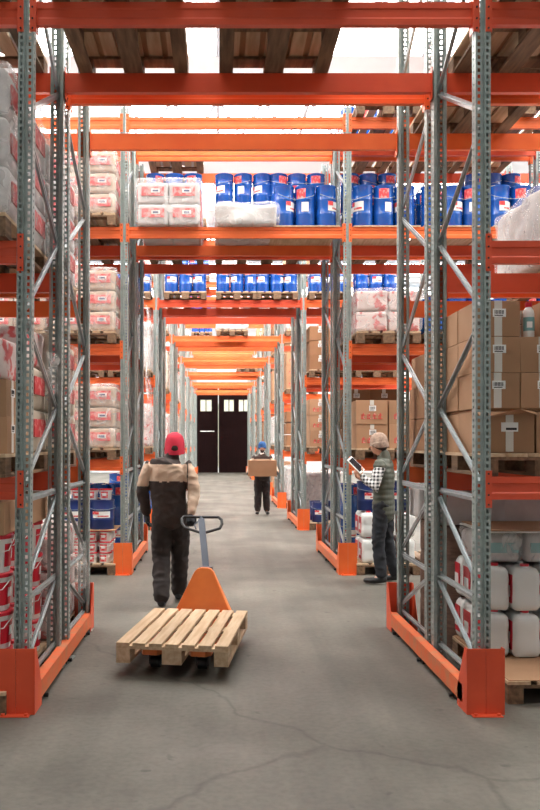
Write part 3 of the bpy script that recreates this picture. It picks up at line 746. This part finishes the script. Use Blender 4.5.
# over the passage
def ply(row, lv, slot, side='C'):
    x, y, z = base(row, side, lv, slot, 'A')
    tag(MB().box(x-.42, x+.42, y+.1, y+1.12, z, z+.018).build('plywood_sheet', 'wood'), 'thin plywood sheet under drums, '+place_name(row, side, lv, slot, 'A'), 'plywood sheet', 'plywood shelf sheets')
def barrels(row, side, lv, slot):
    pass
grid(WP, 'pale pack with pink print', 'sacks stacked on pallets', 1, 'C', 3, 0, 'A', 2, 2, 2, .39, .58, .27, pallet=False, jit=.003, rj=.01, sz=.9)
film(-.62, ROWY[1]+.5, LZ[3], .84, 1.22, .6, 'clear film round the pale packs over the passage, second row', 33); drums(1, 'C', 3, 0, 'B', 2)
bundle(1, 'C', 3, 1, 'A', .28, pallet=False); drums(1, 'C', 3, 1, 'B', 2)
ply(1, 3, 2); drums(1, 'C', 3, 2, 'A', 1, ny=3, y0=.2, pallet=False, sz=1.18); drums(1, 'C', 3, 2, 'B', 2)
for sl in (0, 1, 2):
    ply(1, 3, sl, 'R'); drums(1, 'R', 3, sl, 'A', 1, ny=3, y0=.2, pallet=False, sz=1.18)
    if sl != 1: drums(1, 'R', 3, sl, 'B', 2)
    put_pallet(1, 'R', 4, sl, 'A')
    if sl: put_pallet(1, 'R', 4, sl, 'B')
drums(1, 'R', 4, 0, 'B', 1); bundle(1, 'C', 4, 0, 'B', .3)
# right bay
sacks(1, 'R', 2, 0, nz=2, P=PK, look='pink white pack'); drums(1, 'R', 2, 1); drums(1, 'R', 2, 2); bundle(1, 'R', 2, 0, 'B', .5, 'pinkbag', 'pink white wrapped load')
cartons(1, 'R', 1, 0, nz=2); cartons(1, 'R', 1, 1, nz=2, P=CD, dz=.28, look='dark brown carton'); cartons(1, 'R', 1, 2, nz=3)
cartons(1, 'R', 1, 0, 'B', nz=3, P=CD, dz=.275, look='dark brown carton')
for sl in (0, 1):
    grid(JC, 'white jerrycan', 'jerrycans on second row floor', 1, 'R', 0, sl, 'A', 3, 2, 2, .24, .26, .325, jit=.003)
    x, y, z = base(1, 'R', 0, sl, 'A')
    for i in range(2): DN.put((x-.2+i*.37, y+.25, .144+.65), .2, 'navy drum on white jerrycans, %s, %s' % (lr(i,2), place_name(1, 'R', 0, sl, 'A')), 'navy drums over jerrycans')
drums(1, 'R', 0, 0, 'B', 2)
# ======== third row
for sl in (0, 1, 2): drums(2, 'C', 3, sl, 'A', 1, ny=2)
bundle(2, 'C', 4, 0, 'A', .5); bundle(2, 'C', 4, 2, 'A', .6)
for sl in (0, 1):
    drums(2, 'R', 3, sl, 'A', 1); drums(2, 'L', 3, sl, 'A', 1)
    cartons(2, 'R', 2, sl, nz=3, P=CD, dz=.275, look='dark brown carton'); bundle(2, 'L', 2, sl, 'A', .9); bundle(2, 'L', 1, sl, 'A', .8, 'pinkbag', 'pink white wrapped load')
    cartons(2, 'R', 1, sl, nz=3); bundle(2, 'R', 4, sl, 'A', .5); bundle(2, 'L', 4, sl, 'A', .7)
drums(2, 'L', 0, 0, 'A', 2); grid(DN, 'navy drum', 'navy drums third row', 2, 'R', 0, 0, 'A', 2, 2, 1, .36, .36, .37); bundle(2, 'R', 0, 0, 'B', .9)
# ======== rows beyond
for r in range(3, 8):
    for lv in range(5):
        if (r+lv) % 3 == 0: bundle(r, 'L', lv, 0, 'A', .9)
        elif (r+lv) % 3 == 1: bundle(r, 'L', lv, 0, 'A', .8, 'pinkbag', 'pink white wrapped load')
        else: bundle(r, 'L', lv, 0, 'A', .95, 'bag', 'tan wrapped load')
        if (r*2+lv) % 3: cartons(r, 'R', lv, 0, nz=3, P=CD if lv % 2 else CB, dz=.3, look='brown carton')
        else: bundle(r, 'R', lv, 0, 'A', .9)
for r in (3, 4, 5):
    drums(r, 'C', 4, 0, 'A'); bundle(r, 'C', 4, 1, 'A', .4); 
    if r != 4: bundle(r, 'C', 3, 1+(r == 5), 'A', .35)

# loose film hanging from the racks
def hang(x, y, z0, z1, wd, label, seed, amp=.05):
    mb = MB(); nu, nv = 14, 22; vs = []
    for b in range(nv+1):
        for a in range(nu+1):
            u = a/nu; v = b/nv; p = Vector((u*3+seed, v*4, seed))
            k = noise.noise(p)*amp+noise.noise(p*3)*amp*.4
            ww = wd*(.5+.5*abs(math.sin(v*2.6+seed)))
            vs.append((k*.7+(u-.5)*.05, (u-.5)*ww+k, z0+(z1-z0)*v))
    mb.add(vs, [(b*(nu+1)+a, b*(nu+1)+a+1, (b+1)*(nu+1)+a+1, (b+1)*(nu+1)+a) for b in range(nv) for a in range(nu)])
    o = mb.build('loose_film', 'film', None, smooth=True, loc=(x, y, 0)); tag(o, label, 'film', 'loose film hanging in racks')
hang(-1.14, 6.7, .42, .82, .3, 'torn clear film snagged low on the near left frame', 1)
hang(-1.31, 15.05, 2.2, 4.2, .7, 'long loose film hanging at third row, left of passage', 2, .09)
hang(-1.38, 12.2, 1.9, 2.6, .4, 'short loose film hanging behind second row left frame', 4, .07)
hang(-1.2, 5.8, 2.0, 2.3, .18, 'scrap of film caught on the near left middle post', 5)

# ---------------------------------------------------------------- pallet jack and its pallet
A = math.radians(-8.5)
EP = pallet_proto('wood', (.092,)*7, 'x')
ep = EP.put((-.325, 5.60, .096), A, 'pale new wooden pallet on the pallet jack forks in the passage')
ep['category'] = 'pallet'
jack = thing('pallet_jack', 'orange hand pallet jack with grey tiller lifting the pale pallet', 'pallet jack', (-.135, 6.86, 0), A)
for s in (-1, 1):
    x0, x1 = sorted((s*.095, s*.255)); mb = MB()
    mb.box(x0, x1, -1.12, .02, .185, .194); mb.box(x0, x0+.006, -1.12, .02, .13, .186); mb.box(x1-.006, x1, -1.12, .02, .13, .186)
    mb.add([(x0,-1.12,.13),(x1,-1.12,.13),(x1,-1.12,.194),(x0,-1.12,.194),(x0+.03,-1.2,.14),(x1-.03,-1.2,.14),(x1-.03,-1.2,.175),(x0+.03,-1.2,.175)],
           [(0,1,5,4),(1,2,6,5),(2,3,7,6),(3,0,4,7),(4,5,6,7)])
    f = mb.build('fork', 'jackorange', jack)
    mb = MB(); c = s*.175; mb.tube((c-.035,-1.0,.04), (c+.035,-1.0,.04), .04, 16); mb.box(c-.045, c-.038, -1.03, -.9, .03, .15); mb.box(c+.038, c+.045, -1.03, -.9, .03, .15)
    mb.build('load_roller', 'black', f)
mb = MB()   # tapered frame: wide at the forks, narrow rounded head
out = [(-.275,.13), (-.275,.165), (-.245,.19), (-.085,.53), (-.06,.555), (-.03,.565), (.03,.565), (.06,.555), (.085,.53), (.245,.19), (.275,.165), (.275,.13)]
n = len(out)
fv = [(x, .0+.10*max(0, (z-.19))/.41, z) for x, z in out]; bv = [(x*.98, .14, z) for x, z in out]
mb.add(fv+bv, [tuple(range(n)), tuple(range(n, 2*n))[::-1]]+[(i, (i+1) % n, (i+1) % n+n, i+n) for i in range(n)])
mb.build('frame', 'jackorange', jack, bevel=.008, smooth=True)
mb = MB(); mb.tube((0,.2,.12), (0,.2,.5), .045, 18); mb.tube((0,.2,.5), (0,.2,.56), .06, 18); mb.box(-.07, .07, .13, .27, .2, .3); mb.build('pump', 'jacksteel', jack, smooth=True)
for s in (-1, 1):
    mb = MB(); mb.tube((s*.03,.2,.1), (s*.1,.2,.1), .1, 24); mb.build('steer_wheel', 'black', jack, smooth=True)
mb = MB(); b0 = Vector((0,.22,.52)); b1 = Vector((-.11,.6,.935))
mb.bar(b0, b1, .06, .035, (0,-1,.5)); mb.build('tiller', 'jacksteel', jack, bevel=.006)
mb = MB(); u = (b1-b0).normalized(); pz = lambda x, t: b1+Vector((x,0,0))+u*t
hp = [pz(0,-.16), pz(-.16,-.10), pz(-.185,-.05), pz(-.185,.0), pz(-.165,.03), pz(.165,.03), pz(.19,0), pz(.19,-.05), pz(.165,-.10), pz(0,-.16)]
mb.path(hp, .013, 10); mb.build('loop_handle', 'black', jack, smooth=True)
mb = MB(); mb.path([pz(0,.03), pz(.0,-.16)], .016, 8); mb.path([pz(-.03,-.02), pz(-.07,-.06), pz(-.06,-.11)], .007, 6); mb.build('release_lever', 'jacksteel', jack, smooth=True)

# ---------------------------------------------------------------- people
def bake(mb, voxel, smooth=4, wr=0, ws=14, seed=0, fn=None):
    me = bpy.data.meshes.new('tmp'); me.from_pydata(mb.v, [], mb.f)
    bm = bmesh.new(); bm.from_mesh(me); bmesh.ops.recalc_face_normals(bm, faces=bm.faces); bm.to_mesh(me); bm.free()
    o = bpy.data.objects.new('tmp', me); C.objects.link(o)
    r = o.modifiers.new('r', 'REMESH'); r.mode = 'VOXEL'; r.voxel_size = voxel
    s = o.modifiers.new('s', 'SMOOTH'); s.iterations = smooth; s.factor = .5
    bpy.context.view_layer.update()
    dg = bpy.context.evaluated_depsgraph_get()
    out = bpy.data.meshes.new_from_object(o.evaluated_get(dg))
    bpy.data.objects.remove(o); bpy.data.meshes.remove(me)
    if wr or fn:
        nn = [v.normal.copy() for v in out.vertices]
        for v, nm in zip(out.vertices, nn):
            d = 0
            if wr:
                p = v.co*ws+Vector((seed, 0, 0)); p.z *= 1.6
                d = (1-abs(noise.noise(p))*3)*wr
            if fn: d += fn(v.co)
            v.co += nm*d
    out.polygons.foreach_set('use_smooth', [True]*len(out.polygons))
    return out
def addmats(me, mats, fn=None):
    me.materials.clear()
    for m in mats: me.materials.append(M[m])
    if fn:
        me.polygons.foreach_set('material_index', [fn(p.center) for p in me.polygons])
    return me
def V(*a): return Vector(a)
def hand(mb, wrist, d, up, side, curl=.6, sc=1, grow=0):
    """palm + four unequal fingers + thumb. d: pointing direction, up: back-of-hand normal, side: +1 thumb on the d x up side"""
    d = Vector(d).normalized(); up = (Vector(up)-d*Vector(up).dot(d)).normalized(); s = d.cross(up)*side
    w = Vector(wrist); g = grow
    mb.loft([(*(w), .024+g, .02+g), (*(w+d*.03*sc), .028+g), (*(w+d*.075*sc), .026+g)], 12)
    for k, ln in zip((1.5, .5, -.5, -1.5), (.068, .076, .07, .056)):
        mb.loft([(*(w+d*.03+s*k*.012), .013+g), (*(w+d*.085+s*k*.0195), .0125+g)], 10)
        p = w+d*.085*sc+s*k*.0195; a = 0; pts = [(*p, .0095+g)]
        for q, fr_ in enumerate((.42, .32, .26)):
            a += curl*(.75 if q == 0 else 1); dd = d*math.cos(a)-up*math.sin(a); p = p+dd*ln*fr_*sc; pts.append((*p, .009-.0008*q+g))
        mb.loft(pts, 10)
    p = w+d*.025+s*.022; q = p+(d*.5+s*.75-up*.25).normalized()*.038; r = q+(d*.85+s*.15-up*.5).normalized()*.032
    mb.loft([(*p, .013+g), (*q, .0115+g), (*r, .0095+g)], 10)

def person(loc, rotz, label, J, style, sc=1.0):
    """J: joints in metres, facing +Y. Builds one body mesh and clothing children."""
    t = thing('person', label, 'person', loc, rotz); t.scale = (sc,)*3
    hc = Vector(J['head']); nk = Vector(J['neck']); ch = Vector(J['chest']); wa = Vector(J['waist']); pe = Vector(J['pelvis'])
    yaw = J.get('headyaw', 0); tilt = J.get('headtilt', 0); TH = Matrix.Rotation(yaw, 3, 'Z') @ Matrix.Rotation(tilt, 3, 'X')
    # ---- body
    mb = MB()
    mb.ell(hc+TH@V(0,-.008,.025), .076, .092, .092, T=TH); mb.ell(hc+TH@V(0,.022,-.035), .06, .066, .075, T=TH); mb.ell(hc+TH@V(0,.045,-.08), .032, .03, .028, T=TH)
    mb.ell(hc+TH@V(0,.098,-.015), .012, .016, .02, T=TH); mb.ell(hc+TH@V(0,.085,.012), .04, .014, .01, T=TH); mb.ell(hc+TH@V(0,.086,-.055), .024, .012, .008, T=TH)
    for s in (-1, 1): mb.ell(hc+TH@V(s*.077,-.005,-.01), .01, .02, .032, T=TH)
    mb.loft([(*(hc-V(0,0,.06)), .052), (*nk, .052), (*(ch+V(0,0,.08)), .055)], 16)
    mb.loft([(*pe, .135,.095), (*wa, .125,.085), (*ch, .15,.1), (*(ch+V(0,0,.06)), .11,.07)], 20)
    for s, k in ((-1,'l'), (1,'r')):
        sh, el, wr = Vector(J['sh'+k]), Vector(J['el'+k]), Vector(J['wr'+k])
        mb.loft([(*(ch+V(s*.07,0,.04)), .05), (*(sh-V(s*.02,0,.03)), .046), (*(sh.lerp(el,.5)), .042), (*el, .037), (*(el.lerp(wr,.35)), .036), (*wr, .025)], 14)
        hp, kn, an, to = (Vector(J[q+k]) for q in ('hip', 'kn', 'an', 'toe'))
        mb.loft([(*hp, .085), (*hp.lerp(kn,.5), .068), (*kn, .052), (*kn.lerp(an,.35), .048), (*an, .027)], 14)
        mb.loft([(*an, .028), (*(an.lerp(to,.6)-V(0,0,.02)), .034,.025), (*to, .03,.02)], 10)
        hd = J.get('hand'+k)
        hand(mb, wr, hd[0], hd[1], hd[2], hd[3])
    body = bake(mb, .0065, 3); addmats(body, ['skin']); bo = obj('body', body, t)
    # ---- face
    for s in (-1, 1):
        e = MB(); e.ell(hc+TH@V(s*.03,.083,.0), .012, .008, .007, T=TH); e.mi = 1; e.ell(hc+TH@V(s*.03,.0895,.0), .005, .003, .005, T=TH)
        e.build('eye', ['eye', 'black'], t, smooth=True)
    e = MB()
    for s in (-1, 1): e.loft([(*(hc+TH@V(s*.015,.091,.02)), .004), (*(hc+TH@V(s*.045,.084,.022)), .003)], 8)
    e.build('eyebrow', 'hair', t, smooth=True)
    e = MB(); e.loft([(*(hc+TH@V(-.02,.097,-.055)), .003), (*(hc+TH@V(0,.1,-.055)), .005), (*(hc+TH@V(.02,.097,-.055)), .003)], 8)
    e.build('mouth', mat('lips', (150, 84, 76)), t, smooth=True)
    # hair on the nape
    mb = MB(); mb.ell(hc+TH@V(0,-.018,.012), .084, .092, .092, T=TH); mb.ell(hc+TH@V(0,-.05,-.03), .062, .05, .06, T=TH); hr = bake(mb, .01, 2); addmats(hr, ['hair']); obj('hair', hr, t)
    if style.get('beard'):
        mb = MB(); mb.ell(hc+TH@V(0,.05,-.075), .052, .05, .042, T=TH); mb.ell(hc+TH@V(0,.088,-.042), .026, .014, .007, T=TH); hr = bake(mb, .008, 2); addmats(hr, ['hair']); obj('beard', hr, t)
    # ---- upper clothing
    mb = MB(); lo = J.get('hem', .82)
    mb.loft([(pe.x, pe.y, lo, .178,.128), (*pe, .175,.128), (*wa, .172,.118), (*ch, .196,.128), (*(ch+V(0,0,.085)), .185,.108), (*(nk-V(0,.005,.06)), .105,.085), (*(nk-V(0,0,.01)), .072,.075)], 24)
    sleeve = MB() if style.get('vest') else mb
    for s, k in ((-1,'l'), (1,'r')):
        sh, el, wr = Vector(J['sh'+k]), Vector(J['el'+k]), Vector(J['wr'+k]); q = style.get('slim', 0)
        sleeve.loft([(*(ch+V(s*.09,0,.05)), .075), (*(sh-V(s*.018,0,.035)), .073), (*sh.lerp(el,.5), .07-q), (*el, .064-q), (*el.lerp(wr,.5), .056-q), (*(el.lerp(wr,.88)), .047-q)], 16)
        if style.get('vest'): mb.loft([(*(ch+V(s*.09,0,.05)), .08), (*(sh-V(s*.02,0,.02)), .074)], 16)
    quilt = (lambda c: .007*abs(math.sin(c.z*PI/.062))-.003) if style.get('vest') else None
    jm = bake(mb, .011, 4, style.get('wr', .006), 9, 3, quilt)
    if style.get('vest'):
        addmats(jm, ['vest']); obj('vest', jm, t)
        sm = bake(sleeve, .009, 3, .005, 12, 5); addmats(sm, ['check']); obj('shirt', sm, t)
        mb = MB(); mb.loft([(*(nk-V(0,.01,.03)), .078,.08), (*(nk+V(0,-.005,.025)), .068,.07)], 18); cm = bake(mb, .009, 2); addmats(cm, ['vest']); obj('collar', cm, t)
    else:
        zb0, zb1 = J['band']
        def jf(c):
            rel = abs(c.x-ch.x); 
            if rel < .19 and c.z > zb0-.5: return 1 if zb0 < c.z < zb1 else 0
            # sleeves: beige above the elbow outside, on the working arm all the way down
            s = 'r' if c.x > ch.x else 'l'; full = style.get('fullsleeve', 'r')
            if c.z > zb1+.005: return 0
            if s in full: return 1 if (c.x-ch.x)*(1 if s == 'r' else -1) > .2 else 0
            return 1 if c.z > J['el'+s][2]+.06 else 0
        addmats(jm, ['brownj', 'beige'], jf); obj('jacket', jm, t)
        mb = MB(); mb.loft([(*(nk-V(0,.0,.02)), .078,.082), (*(nk+V(0,-.004,.02)), .066,.07)], 18); cm = bake(mb, .009, 2); addmats(cm, [style.get('collar', 'brownj')]); obj('collar', cm, t)
    # ---- trousers
    mb = MB(); mb.loft([(*(pe-V(0,0,.05)), .15,.118), (*(pe+V(0,0,.06)), .152,.11)], 20); q = style.get('leg', 0)
    for k in 'lr':
        hp, kn, an = (Vector(J[z+k]) for z in ('hip', 'kn', 'an'))
        mb.loft([(*(hp+V(0,0,.02)), .098), (*hp.lerp(kn,.5), .092+q), (*kn, .076+q), (*kn.lerp(an,.5), .074+q), (*(an+V(0,0,.03)), .064+q)], 16)
    tm = bake(mb, .011, 3, .007, 9, 8); addmats(tm, [style.get('trouser', 'trouser')]); obj('trousers', tm, t)
    for k in 'lr':
        an, to = Vector(J['an'+k]), Vector(J['toe'+k]); mb = MB(); up = V(0,0,.0)
        back = an+(an-to).normalized()*.03
        mb.loft([(an.x, an.y, an.z+.05, .046), (an.x, an.y, an.z-.02, .045)], 14)
        mb.loft([(back.x, back.y, an.z-.035, .04,.04), (*(an.lerp(to,.45)-V(0,0,.025)), .046,.038), (to.x, to.y, to.z+.008, .044,.03)], 14)
        sm = bake(mb, .008, 3); addmats(sm, ['black']); sh_ = obj('shoe', sm, t)
    for s, k in ((-1,'l'), (1,'r')):
        if k in style.get('gloves', ''):
            wr = Vector(J['wr'+k]); mb = MB(); hd = J['hand'+k]
            mb.loft([(*(wr-Vector(hd[0]).normalized()*.03), .034), (*wr, .032)], 12); hand(mb, wr, hd[0], hd[1], hd[2], hd[3], grow=.0035)
            gm = bake(mb, .005, 1); addmats(gm, ['glove']); obj('glove', gm, t)
    # ---- headgear
    hm = style['hat']; mb = MB(); 
    if hm == 'redcap':
        prof = [(.0,.148), (.03,.145), (.06,.13), (.082,.105), (.094,.07), (.1,.03), (.102,-.01), (.103,-.05), (.104,-.065), (.1,-.068), (.096,.02), (.0,.13)]
        mb.lathe(prof, 28); mb.v = [tuple(hc+TH@V(x, y*1.12-.006, z-(.03*min(1, max(0, -y/.1)) if z < 0 else 0)+(.055*min(1, max(0, y/.1)) if z < 0 else 0))) for x, y, z in mb.v]
        o = mb.build('cap', hm, t, smooth=True)
        v = MB(); vs = []; 
        for k in range(13):
            a = PI*(.12+.76*k/12)
            for r_, dz in ((.09, 0), (.155, -.022)): vs += [hc+TH@V(math.cos(a)*(.09+(r_-.09)*.5), math.sin(a)*r_*1.12, .0+dz), hc+TH@V(math.cos(a)*(.09+(r_-.09)*.5), math.sin(a)*r_*1.12, .006+dz)]
        v.add(vs, [f for k in range(12) for f in ((k*4, k*4+2, k*4+6, k*4+4), (k*4+1, k*4+3, k*4+7, k*4+5), (k*4+2, k*4+3, k*4+7, k*4+6))])
        v.build('visor', hm, o, smooth=True)
        hh = MB(); hh.ell(hc+TH@V(0,-.113,-.03), .036, .014, .03, T=TH); hh.build('cap_opening', 'hair', o, smooth=True)
        s = MB(); s.path([tuple(hc+TH@V(.036*math.cos(a), -.119, -.03+.036*math.sin(a))) for a in [PI*i/8 for i in range(9)]], .004, 6); s.ell(hc+TH@V(0,-.006,.136), .009, .009, .006); s.build('cap_seam', 'redcap', o, smooth=True)
    else:
        prof = [(0,.145), (.03,.141), (.06,.127), (.084,.1), (.097,.06), (.1,.02), (.104,.016), (.106,-.04), (.102,-.045), (.094,-.04), (.09,.03), (0,.12)]
        mb.lathe(prof, 28); mb.v = [tuple(hc+TH@V(x*.97, y*1.08-.01, z+.004+(.05*min(1, max(0, y/.1)) if z < 0 else 0))) for x, y, z in mb.v]
        mb.build('beanie', hm, t, smooth=True)
    return t

# worker with the jack, walking away
Jw = dict(head=(.06,.09,1.612), neck=(.035,.04,1.51), chest=(.0,.0,1.345), waist=(0,-.01,1.1), pelvis=(.02,0,.95), headyaw=.05, headtilt=-.12,
  shl=(-.195,.0,1.455), ell=(-.262,.02,1.16), wrl=(-.225,.1,.93), shr=(.195,.0,1.455), elr=(.265,-.06,1.16), wrr=(.225,-.16,.95),
  handl=((.05,.25,-1), (-1,0,0), -1, .5), handr=((.12,-.5,-.9), (.4,-.9,.3), -1, 1.0),
  hipl=(-.065,0,.93), knl=(-.075,.06,.5), anl=(-.06,-.14,.11), toel=(-.06,.05,.03), hipr=(.105,0,.93), knr=(.11,.17,.52), anr=(.09,.28,.10), toer=(.09,.47,.04), band=(1.265,1.44), hem=.9)
person((-.50, 8.05, 0), 0, 'person in red cap and brown beige workwear walking away, pulling the pallet jack', Jw,
       dict(hat='redcap', gloves='lr', fullsleeve='r', leg=.014, hs=1.08))
# worker carrying the carton, towards the camera
Jb = dict(head=(0,.03,1.61), neck=(0,.0,1.48), chest=(0,0,1.3), waist=(0,-.01,1.08), pelvis=(0,0,.93), headyaw=0, headtilt=-.12,
  shl=(-.19,0,1.41), ell=(-.29,.06,1.14), wrl=(-.35,.27,1.0), shr=(.19,0,1.41), elr=(.29,.06,1.14), wrr=(.35,.27,1.0),
  handl=((.05,1,0), (-1,0,0), 1, .25), handr=((-.05,1,0), (1,0,0), -1, .25),
  hipl=(-.09,0,.91), knl=(-.1,.03,.49), anl=(-.115,0,.1), toel=(-.13,.16,.035), hipr=(.09,0,.91), knr=(.1,.04,.49), anr=(.11,.02,.1), toer=(.13,.17,.035), band=(1.1,1.34), hem=.88)
person((1.02, 18.5, 0), PI, 'person in blue beanie, dark overalls and pale sleeves carrying a brown carton', Jb,
       dict(hat='bluehat', gloves='lr', beard=True, fullsleeve='lr', collar='paper', leg=.012), .96)
c = thing('carton', 'brown carton held in both hands by the person in blue beanie', 'carton', (1.0, 18.5-.345, .90))
MB().box(-.32, .32, -.2, .2, 0, .36).build('carton_body', 'cardboard', c, bevel=.005)
mb = MB(); mb.box(-.3205, .3205, -.026, .026, .359, .3615); mb.box(-.3215, -.32, -.026, .026, .27, .36); mb.box(.32, .3215, -.026, .026, .27, .36); mb.build('packing_tape', 'cardboard', c)
# checker with the tablet beside the second row, facing the shelves on the left
TR = math.radians(64)
Jt = dict(head=(-.01,.06,1.645), neck=(0,.0,1.50), chest=(0,0,1.3), waist=(0,0,1.08), pelvis=(0,0,.94), headyaw=.05, headtilt=-.12,
  shl=(-.2,.0,1.42), ell=(-.29,.03,1.14), wrl=(-.25,.19,1.285), shr=(.2,0,1.42), elr=(.2,.1,1.13), wrr=(-.06,.25,1.24),
  handl=((.15,.75,.7), (-.9,.2,-.2), 1, .6), handr=((-.7,.55,.4), (.3,.3,-.85), -1, .45),
  hipl=(-.085,0,.92), knl=(-.1,.04,.5), anl=(-.11,.0,.1), toel=(-.13,.18,.035), hipr=(.09,0,.92), knr=(.1,-.02,.5), anr=(.12,-.1,.1), toer=(.15,.07,.035), band=(1.2,1.4), hem=.84)
person((1.95, 9.42, 0), TR, 'person in beige beanie, olive vest and checked shirt reading a tablet', Jt,
       dict(hat='beanie', vest=True, trouser='jeans', wr=.003, slim=.008, leg=-.002), .99)
def tablet():
    t = thing('tablet', 'white tablet held by the person in the olive vest', 'tablet')
    n = V(.5, -.5, .6).normalized(); l = V(.6, -.13, -.62); l = (l-n*l.dot(n)).normalized(); q = l.cross(n)
    t.matrix_world = Matrix.Translation((1.60, 9.29, 1.395)) @ Matrix((q, l, n)).transposed().to_4x4()
    MB().box(-.075, .075, -.11, .11, -.005, .005).build('case', 'white', t, bevel=.003)
    MB().box(-.064, .064, -.09, .09, .0052, .0062).build('screen', 'screen', t)
tablet()
